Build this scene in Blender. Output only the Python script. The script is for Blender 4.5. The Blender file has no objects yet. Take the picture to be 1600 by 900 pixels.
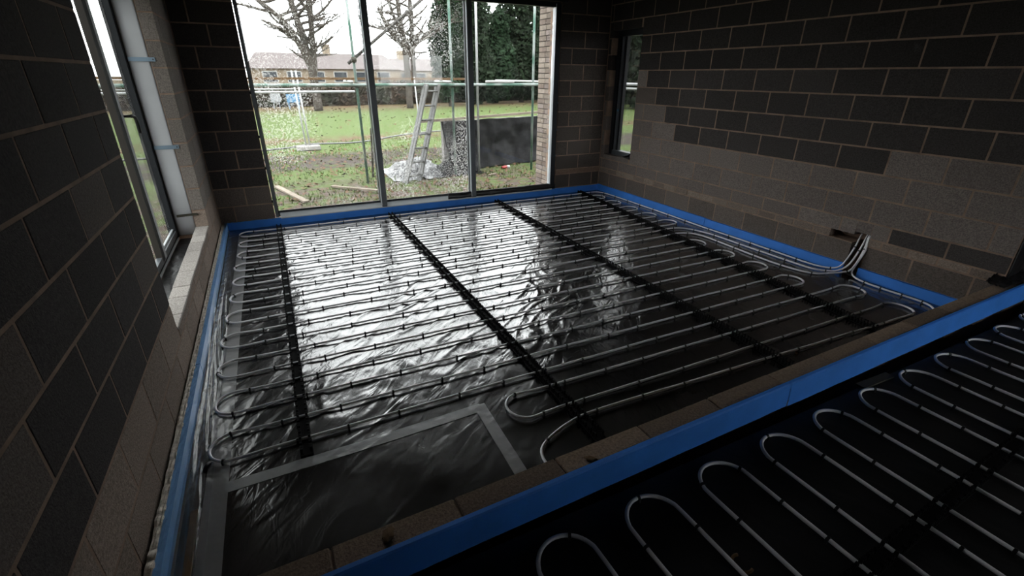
import bpy, bmesh, math, random
from mathutils import Vector, Matrix, noise
rnd = random.Random(7)

# ------------------------------------------------------------------ camera
sc = bpy.context.scene
COL = sc.collection
cam_d = bpy.data.cameras.new('camera')
cam = bpy.data.objects.new('camera', cam_d)
COL.objects.link(cam)
cam_d.sensor_width = 36.0
cam_d.lens = 739.9 / 1600 * 36.0
cam_d.clip_start = 0.05
cam_d.clip_end = 500
YAW, PITCH, ROLL = 0.4612, 0.4222, 0.0064
fwd = Vector((math.sin(YAW) * math.cos(PITCH), math.cos(YAW) * math.cos(PITCH), -math.sin(PITCH)))
rgt = Vector((math.cos(YAW), -math.sin(YAW), 0))
upv = rgt.cross(fwd)
r2 = rgt * math.cos(ROLL) + upv * math.sin(ROLL)
u2 = upv * math.cos(ROLL) - rgt * math.sin(ROLL)
M3 = Matrix((r2, u2, -fwd)).transposed()
cam.matrix_world = Matrix.Translation((-5.037, -6.785, 1.819)) @ M3.to_4x4()
sc.camera = cam

# ------------------------------------------------------------------ sky, exposure
wd = bpy.data.worlds.new('overcast_sky')
sc.world = wd
wd.use_nodes = True
bg = wd.node_tree.nodes['Background']
bg.inputs[0].default_value = (0.97, 0.985, 1.0, 1)
bg.inputs[1].default_value = 7.6
sc.view_settings.view_transform = 'Standard'
sc.view_settings.look = 'None'
sc.view_settings.exposure = 0.0
sc.view_settings.gamma = 1.0
sc.view_settings.use_curve_mapping = False
sc.cycles.use_denoising = True
sc.cycles.max_bounces = 10
sc.cycles.diffuse_bounces = 4
sc.cycles.glossy_bounces = 4
sc.cycles.transparent_max_bounces = 24

# ------------------------------------------------------------------ helpers
class MB:
    def __init__(s):
        s.v = []; s.f = []
    def box(s, x0, x1, y0, y1, z0, z1):
        n = len(s.v)
        s.v += [(x0,y0,z0),(x1,y0,z0),(x1,y1,z0),(x0,y1,z0),(x0,y0,z1),(x1,y0,z1),(x1,y1,z1),(x0,y1,z1)]
        s.f += [tuple(n+i for i in q) for q in ((0,3,2,1),(4,5,6,7),(0,1,5,4),(1,2,6,5),(2,3,7,6),(3,0,4,7))]
        return s
    def obox(s, a, b, w, t, up=(0,0,1)):
        a = Vector(a); b = Vector(b); d = (b-a).normalized()
        side = d.cross(Vector(up)).normalized(); u = side.cross(d)
        n = len(s.v)
        for p in (a, b):
            for i, j in ((-1,-1),(1,-1),(1,1),(-1,1)):
                s.v.append(tuple(p + side*(i*w/2) + u*(j*t/2)))
        s.f += [tuple(n+i for i in q) for q in ((0,1,2,3),(7,6,5,4),(0,4,5,1),(1,5,6,2),(2,6,7,3),(3,7,4,0))]
        return s
    def tube(s, pts, r, k=8, caps=True):
        pts = [Vector(p) for p in pts]; n = len(pts)
        rr = r if isinstance(r, (list, tuple)) else [r]*n
        base = len(s.v); prev = None
        for i, p in enumerate(pts):
            t = (pts[min(i+1,n-1)] - pts[max(i-1,0)])
            if t.length < 1e-9: t = Vector((0,0,1))
            t.normalize()
            ref = prev if prev is not None else (Vector((0,0,1)) if abs(t.z) < .9 else Vector((1,0,0)))
            u = ref - t*ref.dot(t)
            if u.length < 1e-6: u = t.orthogonal()
            u.normalize(); w = t.cross(u); prev = u
            for j in range(k):
                a = 2*math.pi*j/k
                s.v.append(tuple(p + u*(rr[i]*math.cos(a)) + w*(rr[i]*math.sin(a))))
        for i in range(n-1):
            for j in range(k):
                a = base+i*k+j; b = base+i*k+(j+1)%k
                s.f.append((a, b, b+k, a+k))
        if caps:
            s.f.append(tuple(base+j for j in range(k-1,-1,-1)))
            s.f.append(tuple(base+(n-1)*k+j for j in range(k)))
        return s
    def grid(s, fn, nu, nv):
        n = len(s.v)
        for j in range(nv+1):
            for i in range(nu+1):
                s.v.append(tuple(fn(i/nu, j/nv)))
        for j in range(nv):
            for i in range(nu):
                a = n+j*(nu+1)+i
                s.f.append((a, a+1, a+nu+2, a+nu+1))
        return s
    def quad(s, c, u, v):
        n = len(s.v); c = Vector(c)
        s.v += [tuple(c-u-v), tuple(c+u-v), tuple(c+u+v), tuple(c-u+v)]
        s.f.append((n,n+1,n+2,n+3))
        return s
    def mesh(s, name, mat, smooth=False):
        me = bpy.data.meshes.new(name)
        me.from_pydata(s.v, [], s.f); me.update()
        if mat: me.materials.append(mat)
        if smooth:
            me.polygons.foreach_set('use_smooth', [True]*len(me.polygons))
        return me
    def build(s, name, mat, parent=None, smooth=False, solid=0):
        o = bpy.data.objects.new(name, s.mesh(name, mat, smooth))
        COL.objects.link(o)
        if parent: o.parent = parent
        if solid:
            md = o.modifiers.new('thickness', 'SOLIDIFY'); md.thickness = solid; md.offset = 0
        return o

def tag(o, label=None, cat=None, group=None, kind=None):
    if label: o['label'] = label
    if cat: o['category'] = cat
    if group: o['group'] = group
    if kind: o['kind'] = kind
    return o
def empty(name, loc=(0,0,0)):
    o = bpy.data.objects.new(name, None); COL.objects.link(o); o.location = loc
    o.empty_display_size = .1
    return o
def inst(name, me, parent=None, loc=(0,0,0), rot=None, color=None):
    o = bpy.data.objects.new(name, me); COL.objects.link(o)
    o.location = loc
    if rot is not None: o.rotation_euler = rot
    if parent: o.parent = parent
    if color: o.color = (*color, 1)
    return o
def bevel_box_mesh(name, L, D, H, mat, b=.004):
    bm = bmesh.new()
    bmesh.ops.create_cube(bm, size=1)
    for v in bm.verts:
        v.co = Vector(((v.co.x+.5)*L, (v.co.y+.5)*D, (v.co.z+.5)*H))
    bmesh.ops.bevel(bm, geom=list(bm.edges), offset=b, segments=1, affect='EDGES')
    me = bpy.data.meshes.new(name); bm.to_mesh(me); bm.free()
    me.materials.append(mat)
    return me
def smoothpath(pts, n=6):
    P = [Vector(p) for p in pts]; out = []
    for i in range(len(P)-1):
        a = P[max(i-1,0)]; b = P[i]; c = P[i+1]; d = P[min(i+2,len(P)-1)]
        for k in range(n):
            t = k/n
            out.append(.5*((2*b)+(c-a)*t+(2*a-5*b+4*c-d)*t*t+(3*b-a-3*c+d)*t**3))
    out.append(P[-1]); return out

# ------------------------------------------------------------------ materials
def mat(name, col, rough=.7, spec=.5, metal=0, var=0, vscale=8, bump=0, bscale=60, objcol=False, col2=None, coat=0, detail=6):
    m = bpy.data.materials.new(name); m.use_nodes = True
    nt = m.node_tree; N = nt.nodes; L = nt.links; b = N['Principled BSDF']
    b.inputs['Roughness'].default_value = rough
    b.inputs['Specular IOR Level'].default_value = spec
    b.inputs['Metallic'].default_value = metal
    if coat: b.inputs['Coat Weight'].default_value = coat
    b.inputs['Base Color'].default_value = (*col, 1)
    src = None
    tc = N.new('ShaderNodeTexCoord'); oi = N.new('ShaderNodeObjectInfo')
    add = N.new('ShaderNodeVectorMath'); add.operation = 'MULTIPLY_ADD'
    comb = N.new('ShaderNodeCombineXYZ')
    for i in range(3): L.new(oi.outputs['Random'], comb.inputs[i])
    L.new(comb.outputs[0], add.inputs[0]); add.inputs[1].default_value = (17, 31, 23)
    L.new(tc.outputs['Object'], add.inputs[2])
    if objcol: src = oi.outputs['Color']
    if col2 is not None:
        nz = N.new('ShaderNodeTexNoise'); nz.inputs['Scale'].default_value = vscale; nz.inputs['Detail'].default_value = detail
        L.new(add.outputs[0], nz.inputs['Vector'])
        rp = N.new('ShaderNodeValToRGB'); rp.color_ramp.elements[0].position = .42; rp.color_ramp.elements[1].position = .6
        L.new(nz.outputs['Fac'], rp.inputs[0])
        mx = N.new('ShaderNodeMix'); mx.data_type = 'RGBA'
        L.new(rp.outputs[0], mx.inputs['Factor'])
        mx.inputs[6].default_value = (*col, 1); mx.inputs[7].default_value = (*col2, 1)
        src = mx.outputs[2]
    if var:
        nz = N.new('ShaderNodeTexNoise'); nz.inputs['Scale'].default_value = vscale; nz.inputs['Detail'].default_value = detail
        L.new(add.outputs[0], nz.inputs['Vector'])
        mr = N.new('ShaderNodeMapRange')
        mr.inputs[1].default_value = .25; mr.inputs[2].default_value = .75
        mr.inputs[3].default_value = 1-var; mr.inputs[4].default_value = 1+var
        L.new(nz.outputs['Fac'], mr.inputs[0])
        mx = N.new('ShaderNodeVectorMath'); mx.operation = 'SCALE'
        if src: L.new(src, mx.inputs[0])
        else: mx.inputs[0].default_value = col
        L.new(mr.outputs[0], mx.inputs['Scale'])
        src = mx.outputs[0]
    if src: L.new(src, b.inputs['Base Color'])
    if bump:
        nz = N.new('ShaderNodeTexNoise'); nz.inputs['Scale'].default_value = bscale; nz.inputs['Detail'].default_value = 5
        L.new(add.outputs[0], nz.inputs['Vector'])
        bp = N.new('ShaderNodeBump'); bp.inputs['Strength'].default_value = 1; bp.inputs['Distance'].default_value = bump
        L.new(nz.outputs['Fac'], bp.inputs['Height']); L.new(bp.outputs[0], b.inputs['Normal'])
    return m

M_block = mat('concrete_block', (.2,.2,.2), .95, .2, var=.42, vscale=95, bump=.0045, bscale=150, objcol=True)
M_mortar = mat('mortar', (.235,.162,.122), .95, .2, var=.3, vscale=9, bump=.002, bscale=120)
M_brick = mat('buff_brick', (.2,.16,.13), .9, .3, var=.25, vscale=20, bump=.002, bscale=90, objcol=True)
M_bmortar = mat('brick_mortar', (.035,.028,.023), .95, .2, var=.2)
M_foam_film_lit = mat('lit_film_blue_foam', (.17,.37,.70), .3, .6, var=.12, vscale=5, bump=.001, bscale=60)  # paler copy of the foam: window light and film sheen in the colour
M_foam = mat('blue_foam', (.032,.185,.62), .65, .35, var=.12, vscale=5, bump=.0008, bscale=150)
M_foamtop = mat('dusty_lit_blue_foam', (.085,.29,.70), .75, .3, col2=(.36,.36,.34), vscale=16, bump=.001, bscale=150)  # grey dust patches, plus lighter blue for window light on the top face
M_pale = mat('pale_insulation', (.66,.60,.53), .9, .2, var=.3, vscale=40, bump=.004, bscale=70)
M_pipe = mat('pipe_plastic', (.62,.615,.64), .3, .45, var=.05, vscale=3)
M_clip = mat('black_clip_plastic', (.008,.008,.009), .45, .4)
M_rail = mat('black_rail_plastic', (.004,.004,.0045), .8, .08)
M_alu = mat('grey_aluminium', (.085,.095,.105), .42, .5, metal=0, var=.08, vscale=6)
M_alulight = mat('light_grey_aluminium', (.42,.45,.47), .35, .5, var=.05)
M_darkframe = mat('dark_frame', (.014,.016,.019), .55, .2)
M_rubber = mat('black_gasket', (.006,.006,.006), .7, .3)
M_white = mat('white_board', (.45,.46,.48), .45, .4, var=.05, vscale=4)
M_strap = mat('blue_steel_strap', (.16,.22,.28), .4, .5, metal=.6)
M_stick = mat('dark_stick', (.035,.032,.022), .8, .3, var=.3)
M_timber = mat('pale_timber', (.40,.33,.25), .85, .2, var=.25, vscale=5)
M_timber_out = mat('pale_timber_outside', (.17,.14,.11), .85, .2, var=.25, vscale=5)
M_brownwood = mat('brown_timber', (.11,.065,.03), .85, .2, var=.35, vscale=12)
M_concrete = mat('screed', (.2,.19,.18), .9, .2, var=.2)
M_plain = mat('plain_blockwork', (.16,.15,.145), .95, .2, var=.2)
M_ceil = mat('ceiling_board', (.10,.085,.07), .9, .2, var=.1)
M_galv = mat('galvanised_steel', (.30,.31,.31), .45, .5, metal=.3, var=.15, vscale=12)
M_green = mat('green_painted_steel', (.045,.11,.08), .6, .4, col2=(.22,.25,.24), vscale=3)
M_oldsteel = mat('weathered_steel', (.05,.046,.042), .7, .2, var=.2, vscale=6)
M_ladder = mat('ladder_aluminium', (.085,.085,.083), .45, .5, metal=.3, var=.2, vscale=20)
M_tarp = mat('black_tarpaulin', (.0035,.0035,.004), .4, .06, col2=(.009,.009,.010), vscale=7, bump=.006, bscale=14)
M_blacksheet = mat('black_polythene', (.006,.006,.007), .35, .5, bump=.004, bscale=25)
M_bark = mat('bark', (.048,.041,.035), .95, .1, var=.3, vscale=6)
M_ivy = mat('evergreen_leaf', (.009,.016,.0075), .85, .1, var=.5, vscale=.6)
M_ivy2 = mat('holly_leaf', (.010,.021,.0095), .85, .1, var=.5, vscale=.6)
M_hedge = mat('hedge_leaf', (.020,.024,.014), .8, .2, col2=(.050,.032,.022), vscale=.7)
M_leaf = mat('dead_leaf', (.105,.062,.040), .9, .1, var=.5, vscale=30)
M_roof = mat('grey_roof_tile', (.095,.082,.08), .9, .1, var=.2, vscale=3)
M_render = mat('cream_house_wall', (.17,.14,.105), .9, .1, var=.15, vscale=2)
M_pane_dark = mat('house_window_pane', (.03,.035,.04), .2, .5)
M_blue = mat('blue_board', (.06,.16,.27), .6, .3, var=.1)
M_greybin = mat('pale_grey_panel', (.19,.20,.21), .6, .3, var=.1)
M_red = mat('red_can', (.30,.03,.03), .4, .5)
M_whitepl = mat('white_plastic', (.32,.32,.31), .5, .4)
M_rust = mat('rust_orange', (.30,.10,.025), .9, .2, var=.3, vscale=30)
M_handle = mat('black_handle', (.01,.01,.011), .35, .5)

def membrane_mat(name, rough, spec, bumps, base=(.0045,.0045,.005)):
    m = bpy.data.materials.new(name); m.use_nodes = True
    nt = m.node_tree; N = nt.nodes; L = nt.links; b = N['Principled BSDF']
    b.inputs['Specular IOR Level'].default_value = spec
    geo = N.new('ShaderNodeNewGeometry')
    nz = N.new('ShaderNodeTexNoise'); nz.inputs['Scale'].default_value = 2.2; nz.inputs['Detail'].default_value = 6
    L.new(geo.outputs['Position'], nz.inputs['Vector'])
    rp = N.new('ShaderNodeValToRGB')
    e = rp.color_ramp.elements
    e[0].position = .52; e[0].color = (*base, 1)
    e[1].position = .74; e[1].color = (base[0]*2.4, base[1]*2.0, base[2]*1.7, 1)
    L.new(nz.outputs['Fac'], rp.inputs[0]); L.new(rp.outputs[0], b.inputs['Base Color'])
    mr = N.new('ShaderNodeMapRange'); mr.inputs[1].default_value = .3; mr.inputs[2].default_value = .75
    mr.inputs[3].default_value = rough; mr.inputs[4].default_value = rough+.16
    L.new(nz.outputs['Fac'], mr.inputs[0]); L.new(mr.outputs[0], b.inputs['Roughness'])
    prev = None
    for sc_, d, st in bumps:
        mp = N.new('ShaderNodeMapping'); mp.vector_type = 'TEXTURE'; mp.inputs['Rotation'].default_value = (0,0,st); mp.inputs['Scale'].default_value = (1,2.8,1)
        L.new(geo.outputs['Position'], mp.inputs['Vector'])
        t = N.new('ShaderNodeTexNoise'); t.inputs['Scale'].default_value = sc_; t.inputs['Detail'].default_value = 2; t.inputs['Distortion'].default_value = .9
        L.new(mp.outputs[0], t.inputs['Vector'])
        bp = N.new('ShaderNodeBump'); bp.inputs['Distance'].default_value = d; bp.inputs['Strength'].default_value = 1
        L.new(t.outputs['Fac'], bp.inputs['Height'])
        if prev: L.new(prev, bp.inputs['Normal'])
        prev = bp.outputs[0]
    if prev: L.new(prev, b.inputs['Normal'])
    if spec > .9:
        b.inputs['Coat Weight'].default_value = .3; b.inputs['Coat Roughness'].default_value = .10
        L.new(prev, b.inputs['Coat Normal'])
    return m
M_membrane = membrane_mat('black_floor_polythene', .15, 1.0, [(9,.0066,-.75),(24,.0020,-.2)])
M_membrane2 = membrane_mat('matt_black_floor_polythene', .5, .25, [(7,.006,.4)], base=(.006,.006,.0065))

def film_mat(name, alpha, col, rough):
    m = bpy.data.materials.new(name); m.use_nodes = True
    b = m.node_tree.nodes['Principled BSDF']
    b.inputs['Base Color'].default_value = (*col, 1); b.inputs['Roughness'].default_value = rough
    b.inputs['Alpha'].default_value = alpha; b.inputs['Specular IOR Level'].default_value = 1.0
    b.inputs['Coat Weight'].default_value = .6; b.inputs['Coat Roughness'].default_value = .08
    N = m.node_tree.nodes; L = m.node_tree.links
    tc = N.new('ShaderNodeTexCoord'); t = N.new('ShaderNodeTexNoise'); t.inputs['Scale'].default_value = 18
    bp = N.new('ShaderNodeBump'); bp.inputs['Distance'].default_value = .004
    L.new(tc.outputs['Object'], t.inputs['Vector']); L.new(t.outputs['Fac'], bp.inputs['Height']); L.new(bp.outputs[0], b.inputs['Normal'])
    return m
M_film = film_mat('clear_polythene_film', .20, (.22,.23,.25), .14)
M_tape = film_mat('grey_jointing_tape', .88, (.21,.21,.215), .3)
M_outfilm = mat('dirty_clear_polythene', (.010,.0105,.012), .2, .3, bump=.012, bscale=7)

def glass_mat(name, veil, speck, refl=.6, tint=(.96,.972,.966)):
    m = bpy.data.materials.new(name); m.use_nodes = True
    nt = m.node_tree; N = nt.nodes; L = nt.links
    for n in list(N): N.remove(n)
    out = N.new('ShaderNodeOutputMaterial')
    tr = N.new('ShaderNodeBsdfTransparent'); tr.inputs[0].default_value = (*tint,1)
    gl = N.new('ShaderNodeBsdfGlossy'); gl.inputs['Roughness'].default_value = .01
    fr = N.new('ShaderNodeFresnel'); fr.inputs['IOR'].default_value = 1.45
    fm = N.new('ShaderNodeMath'); fm.operation = 'MULTIPLY'; fm.inputs[1].default_value = refl
    L.new(fr.outputs[0], fm.inputs[0])
    m1 = N.new('ShaderNodeMixShader'); L.new(fm.outputs[0], m1.inputs[0]); L.new(tr.outputs[0], m1.inputs[1]); L.new(gl.outputs[0], m1.inputs[2])
    tl = N.new('ShaderNodeBsdfTranslucent'); tl.inputs[0].default_value = (.75,.74,.72,1)
    df = N.new('ShaderNodeBsdfDiffuse'); df.inputs[0].default_value = (.6,.58,.55,1)
    md = N.new('ShaderNodeMixShader'); md.inputs[0].default_value = .35
    L.new(tl.outputs[0], md.inputs[1]); L.new(df.outputs[0], md.inputs[2])
    geo = N.new('ShaderNodeNewGeometry')
    # dried splashes: small spots, thicker in some areas than others
    vo = N.new('ShaderNodeTexVoronoi'); vo.inputs['Scale'].default_value = 46
    L.new(geo.outputs['Position'], vo.inputs['Vector'])
    nz = N.new('ShaderNodeTexNoise'); nz.inputs['Scale'].default_value = 1.1; nz.inputs['Detail'].default_value = 3
    L.new(geo.outputs['Position'], nz.inputs['Vector'])
    mr = N.new('ShaderNodeMapRange'); mr.inputs[1].default_value = .38; mr.inputs[2].default_value = .62
    mr.inputs[3].default_value = .10; mr.inputs[4].default_value = .46*speck
    L.new(nz.outputs['Fac'], mr.inputs[0])
    df_ = N.new('ShaderNodeMath'); df_.operation = 'SUBTRACT'
    L.new(mr.outputs[0], df_.inputs[0]); L.new(vo.outputs['Distance'], df_.inputs[1])
    sf = N.new('ShaderNodeMapRange'); sf.inputs[1].default_value = 0; sf.inputs[2].default_value = .25
    sf.inputs[3].default_value = 0; sf.inputs[4].default_value = .30
    L.new(df_.outputs[0], sf.inputs[0])
    sm = N.new('ShaderNodeMath'); sm.operation = 'MULTIPLY'; sm.inputs[1].default_value = 1.0
    L.new(sf.outputs[0], sm.inputs[0])
    # smears
    n2 = N.new('ShaderNodeTexNoise'); n2.inputs['Scale'].default_value = 2.4; n2.inputs['Detail'].default_value = 5; n2.inputs['Distortion'].default_value = 2.5
    L.new(geo.outputs['Position'], n2.inputs['Vector'])
    r2_ = N.new('ShaderNodeMapRange'); r2_.inputs[1].default_value = .45; r2_.inputs[2].default_value = .75
    r2_.inputs[3].default_value = veil*.4; r2_.inputs[4].default_value = veil*2.2
    L.new(n2.outputs['Fac'], r2_.inputs[0])
    ad = N.new('ShaderNodeMath'); ad.operation = 'ADD'; ad.use_clamp = True
    L.new(sm.outputs[0], ad.inputs[0]); L.new(r2_.outputs[0], ad.inputs[1])
    m2 = N.new('ShaderNodeMixShader'); L.new(ad.outputs[0], m2.inputs[0]); L.new(m1.outputs[0], m2.inputs[1]); L.new(md.outputs[0], m2.inputs[2])
    L.new(m2.outputs[0], out.inputs[0])
    return m
M_glass_a = glass_mat('splashed_glass', .014, 1.15)
M_glass_c = glass_mat('side_glass', .02, .5, .12, (.665,.675,.665))
M_glass_b = glass_mat('cleaner_glass', .006, .3)

def ground_mat():
    m = bpy.data.materials.new('winter_lawn'); m.use_nodes = True
    nt = m.node_tree; N = nt.nodes; L = nt.links; b = N['Principled BSDF']
    b.inputs['Roughness'].default_value = .95; b.inputs['Specular IOR Level'].default_value = .1
    geo = N.new('ShaderNodeNewGeometry'); sep = N.new('ShaderNodeSeparateXYZ')
    L.new(geo.outputs['Position'], sep.inputs[0])
    def noise_(s, d=6):
        t = N.new('ShaderNodeTexNoise'); t.inputs['Scale'].default_value = s; t.inputs['Detail'].default_value = d
        L.new(geo.outputs['Position'], t.inputs['Vector']); return t.outputs['Fac']
    def ramp(src, a, c, v0=0, v1=1):
        r = N.new('ShaderNodeMapRange'); r.inputs[1].default_value = a; r.inputs[2].default_value = c
        r.inputs[3].default_value = v0; r.inputs[4].default_value = v1; L.new(src, r.inputs[0]); return r.outputs[0]
    def math_(op, x, y):
        n = N.new('ShaderNodeMath'); n.operation = op
        for i, q in enumerate((x, y)):
            if isinstance(q, (int, float)): n.inputs[i].default_value = q
            else: L.new(q, n.inputs[i])
        n.use_clamp = op in ('MULTIPLY',) ; return n.outputs[0]
    def mix(f, c0, c1):
        n = N.new('ShaderNodeMix'); n.data_type = 'RGBA'; L.new(f, n.inputs['Factor'])
        for i, q in ((6, c0), (7, c1)):
            if isinstance(q, tuple): n.inputs[i].default_value = (*q, 1)
            else: L.new(q, n.inputs[i])
        return n.outputs[2]
    grass = mix(ramp(noise_(9), .35, .65), (.050,.078,.020), (.085,.110,.040))
    y = sep.outputs['Y']; x = sep.outputs['X']
    wob = math_('ADD', math_('SUBTRACT', y, math_('MULTIPLY', x, .12)), math_('MULTIPLY', noise_(.7), 2.0))
    # worn, leaf-strewn earth close to the building; a churned track; drifts of leaves
    n_f = noise_(4.5)
    earth = mix(ramp(noise_(14), .4, .62), (.055,.040,.033), (.105,.080,.068))
    near = math_('MULTIPLY', ramp(wob, 3.4, 4.8, 1, 0), ramp(n_f, .40, .56))
    c = mix(near, grass, earth)
    trk = math_('MULTIPLY', math_('MULTIPLY', ramp(wob, 5.2, 5.7), ramp(wob, 7.6, 8.2, 1, 0)), ramp(n_f, .32, .46))
    c = mix(trk, c, (.045,.036,.032))
    lv = mix(ramp(noise_(20), .4, .6), (.105,.052,.032), (.068,.048,.034))
    d1 = math_('MULTIPLY', math_('MULTIPLY', ramp(wob, 9.9, 10.5), ramp(wob, 11.2, 12.2, 1, 0)), ramp(n_f, .40, .55))
    c = mix(d1, c, lv)
    d2 = math_('MULTIPLY', ramp(wob, 22, 27), ramp(n_f, .30, .55))
    c = mix(d2, c, lv)
    L.new(c, b.inputs['Base Color'])
    t = N.new('ShaderNodeTexNoise'); t.inputs['Scale'].default_value = 35; L.new(geo.outputs['Position'], t.inputs['Vector'])
    bp = N.new('ShaderNodeBump'); bp.inputs['Distance'].default_value = .03; L.new(t.outputs['Fac'], bp.inputs['Height']); L.new(bp.outputs[0], b.inputs['Normal'])
    return m
M_ground = ground_mat()

# ------------------------------------------------------------------ rectangle subtraction for walls
def subtract(rects, hole):
    u0, u1, z0, z1 = hole; out = []
    for a, b, c, d in rects:
        if a >= u1 or b <= u0 or c >= z1 or d <= z0:
            out.append((a,b,c,d)); continue
        if a < u0: out.append((a,u0,c,d))
        if b > u1: out.append((u1,b,c,d))
        m0, m1 = max(a,u0), min(b,u1)
        if c < z0: out.append((m0,m1,c,z0))
        if d > z1: out.append((m0,m1,z1,d))
    return out
def cut(rects, holes, grow=0):
    for h in holes:
        rects = subtract(rects, (h[0]-grow, h[1]+grow, h[2]-grow, h[3]+grow))
    return rects
BM = {}
def block(parent, frame, u0, u1, z0, z1, depth, color, name='block', material=None, proud=0.0):
    """frame = (origin x, origin y, angle, direction): u runs along the wall, the face looks into the room"""
    L_ = round(u1-u0, 3); H_ = round(z1-z0, 3)
    if L_ < .03 or H_ < .02: return None
    key = (L_, H_, depth, name)
    if key not in BM:
        BM[key] = bevel_box_mesh(name, L_, depth, H_, material or M_block, .0035)
    ox, oy, ang, sgn = frame
    us = u0 if sgn > 0 else u1
    px = ox + (math.cos(ang)*us*sgn); py = oy + (math.sin(ang)*us*sgn)
    nx, ny = math.sin(ang), -math.cos(ang)
    j = proud + rnd.uniform(-.0012, .0012)
    return inst(name, BM[key], parent, (px+nx*j, py+ny*j, z0), (0,0,ang), color)
J = .006   # half a joint
def courses(parent, frame, u0, u1, rows, joint, holes, depth, colfn, L_=.45):
    for z0, z1, off in rows:
        k = math.floor((u0-off)/L_)
        a = off + k*L_
        while a < u1:
            r = [(max(a,u0)+J, min(a+L_,u1)-J, z0+J, z1-J)]
            if r[0][1]-r[0][0] > .03:
                for q in cut(r, holes):
                    block(parent, frame, *q, depth, colfn((q[0]+q[1])/2, (q[2]+q[3])/2, a))
            a += L_
def jit(c, s=.14):
    k = 1+rnd.uniform(-s, s); return tuple(v*k for v in c)
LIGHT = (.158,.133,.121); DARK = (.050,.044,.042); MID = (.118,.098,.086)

H = 3.0
# ================================================================== STRUCTURE
# ---- right wall (inner face x = 0)
win3 = (-.77, -.10, .62, 2.45)
chase = [(-4.405, -4.262, -.1, .43), (-4.30, -4.03, .322, .40)]
wr = MB()
for a, b, c, d in cut([(-5.42, .0, -.1, H)], [win3]+chase, .004): wr.box(.0018, .1, a, b, c, d)
for a, b, c, d in cut([(-5.42, .1, -.1, H)], [(-.79,-.06,.60,2.47)]): wr.box(.2, .23, a, b, c, d)
for a, b, c, d in cut([(-5.42, .1, -.1, H)], [(-.79,-.08,.60,2.47)]+chase): wr.box(.1, .2, a, b, c, d)
wall_right = tag(wr.build('wall_right', M_mortar), kind='structure')
FR_R = (0, 0, -math.pi/2, -1)      # local y -> +x, local x -> -y ; u = y
def blk_right(holes):
    fr = (0, 0, -math.pi/2, 1)
    rows = [(.095, .32, -1.646)]
    for c in range(1, 12):
        rows.append((.32+.225*c, .545+.225*c, -1.646 if c % 2 else -1.42))
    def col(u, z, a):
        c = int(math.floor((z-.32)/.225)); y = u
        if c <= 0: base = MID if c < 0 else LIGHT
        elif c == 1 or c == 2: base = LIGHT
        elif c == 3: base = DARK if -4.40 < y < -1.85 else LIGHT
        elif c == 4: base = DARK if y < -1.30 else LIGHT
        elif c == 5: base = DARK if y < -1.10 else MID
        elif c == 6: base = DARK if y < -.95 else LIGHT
        else: base = (.032,.028,.027)  # top courses: the wall's fade into shade is put into the block colour
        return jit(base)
    for z0, z1, off in rows:
        a = off - .45*12
        while a < 0:
            r = [(max(a,-5.42)+J, min(a+.45, 0)-J, z0+J, z1-J)]
            if r[0][1]-r[0][0] > .03:
                for q in cut(r, holes):
                    L_ = round(q[1]-q[0],3); Hh = round(q[3]-q[2],3)
                    if L_ < .03 or Hh < .02: continue
                    key = (L_, Hh, .1, 'block')
                    if key not in BM: BM[key] = bevel_box_mesh('block', L_, .1, Hh, M_block, .0035)
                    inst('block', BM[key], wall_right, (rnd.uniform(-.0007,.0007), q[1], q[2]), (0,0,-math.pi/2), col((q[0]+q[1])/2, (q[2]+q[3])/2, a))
            a += .45
    # split course: brick slips below, cut blocks above
    y = -5.42
    while y < 0:
        L_ = .215
        for q in cut([(y+J, min(y+.225,0)-J, .325, .39)], holes):
            l = round(q[1]-q[0],3)
            if l < .03: continue
            key = (l, .065, .1, 'brick')
            if key not in BM: BM[key] = bevel_box_mesh('brick', l, .1, .065, M_block, .003)
            inst('brick', BM[key], wall_right, (rnd.uniform(-.002,.001), q[1], q[2]), (0,0,-math.pi/2), jit((.185,.145,.12), .2))
        y += .225
    a = -1.855-.45*12
    while a < 0:
        for q in cut([(max(a,-5.42)+J, min(a+.45,0)-J, .40, .54)], holes):
            l = round(q[1]-q[0],3); hh = round(q[3]-q[2],3)
            if l < .03 or hh < .02: continue
            key = (l, hh, .1, 'block')
            if key not in BM: BM[key] = bevel_box_mesh('block', l, .1, hh, M_block, .0035)
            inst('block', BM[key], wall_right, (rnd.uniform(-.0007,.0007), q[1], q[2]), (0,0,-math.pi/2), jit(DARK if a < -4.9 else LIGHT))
        a += .45
blk_right([win3]+chase)

# ---- far wall (inner face y = 0)
win1 = (-5.13, -.885, .085, 2.78)
wf = MB()
for a, b, c, d in cut([(-5.9, .1, -.1, H)], [win1], .004): wf.box(a, b, .0018, .1, c, d)
for a, b, c, d in cut([(-6.3, .32, -.3, H)], [(-5.17,-.95,.0,2.9)]): wf.box(a, b, .1, .2, c, d)
wf.box(-6.3, -5.17, .2, .34, -.3, H)
wall_far = tag(wf.build('wall_far', M_mortar), kind='structure')
def blk_far(x0, x1, rows, colfn):
    for z0, z1, offs in rows:
        js = sorted([x0]+[j for j in offs if x0 < j < x1]+[x1])
        for p, q in zip(js[:-1], js[1:]):
            for r in cut([(p+J, q-J, z0+J, z1-J)], [win1]):
                l = round(r[1]-r[0],3); hh = round(r[3]-r[2],3)
                if l < .03 or hh < .02: continue
                key = (l, hh, .1, 'block')
                if key not in BM: BM[key] = bevel_box_mesh('block', l, .1, hh, M_block, .0035)
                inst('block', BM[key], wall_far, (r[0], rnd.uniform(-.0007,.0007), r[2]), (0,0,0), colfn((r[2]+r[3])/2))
rows = [(.095, .32, [-.60,-.15])]
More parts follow.
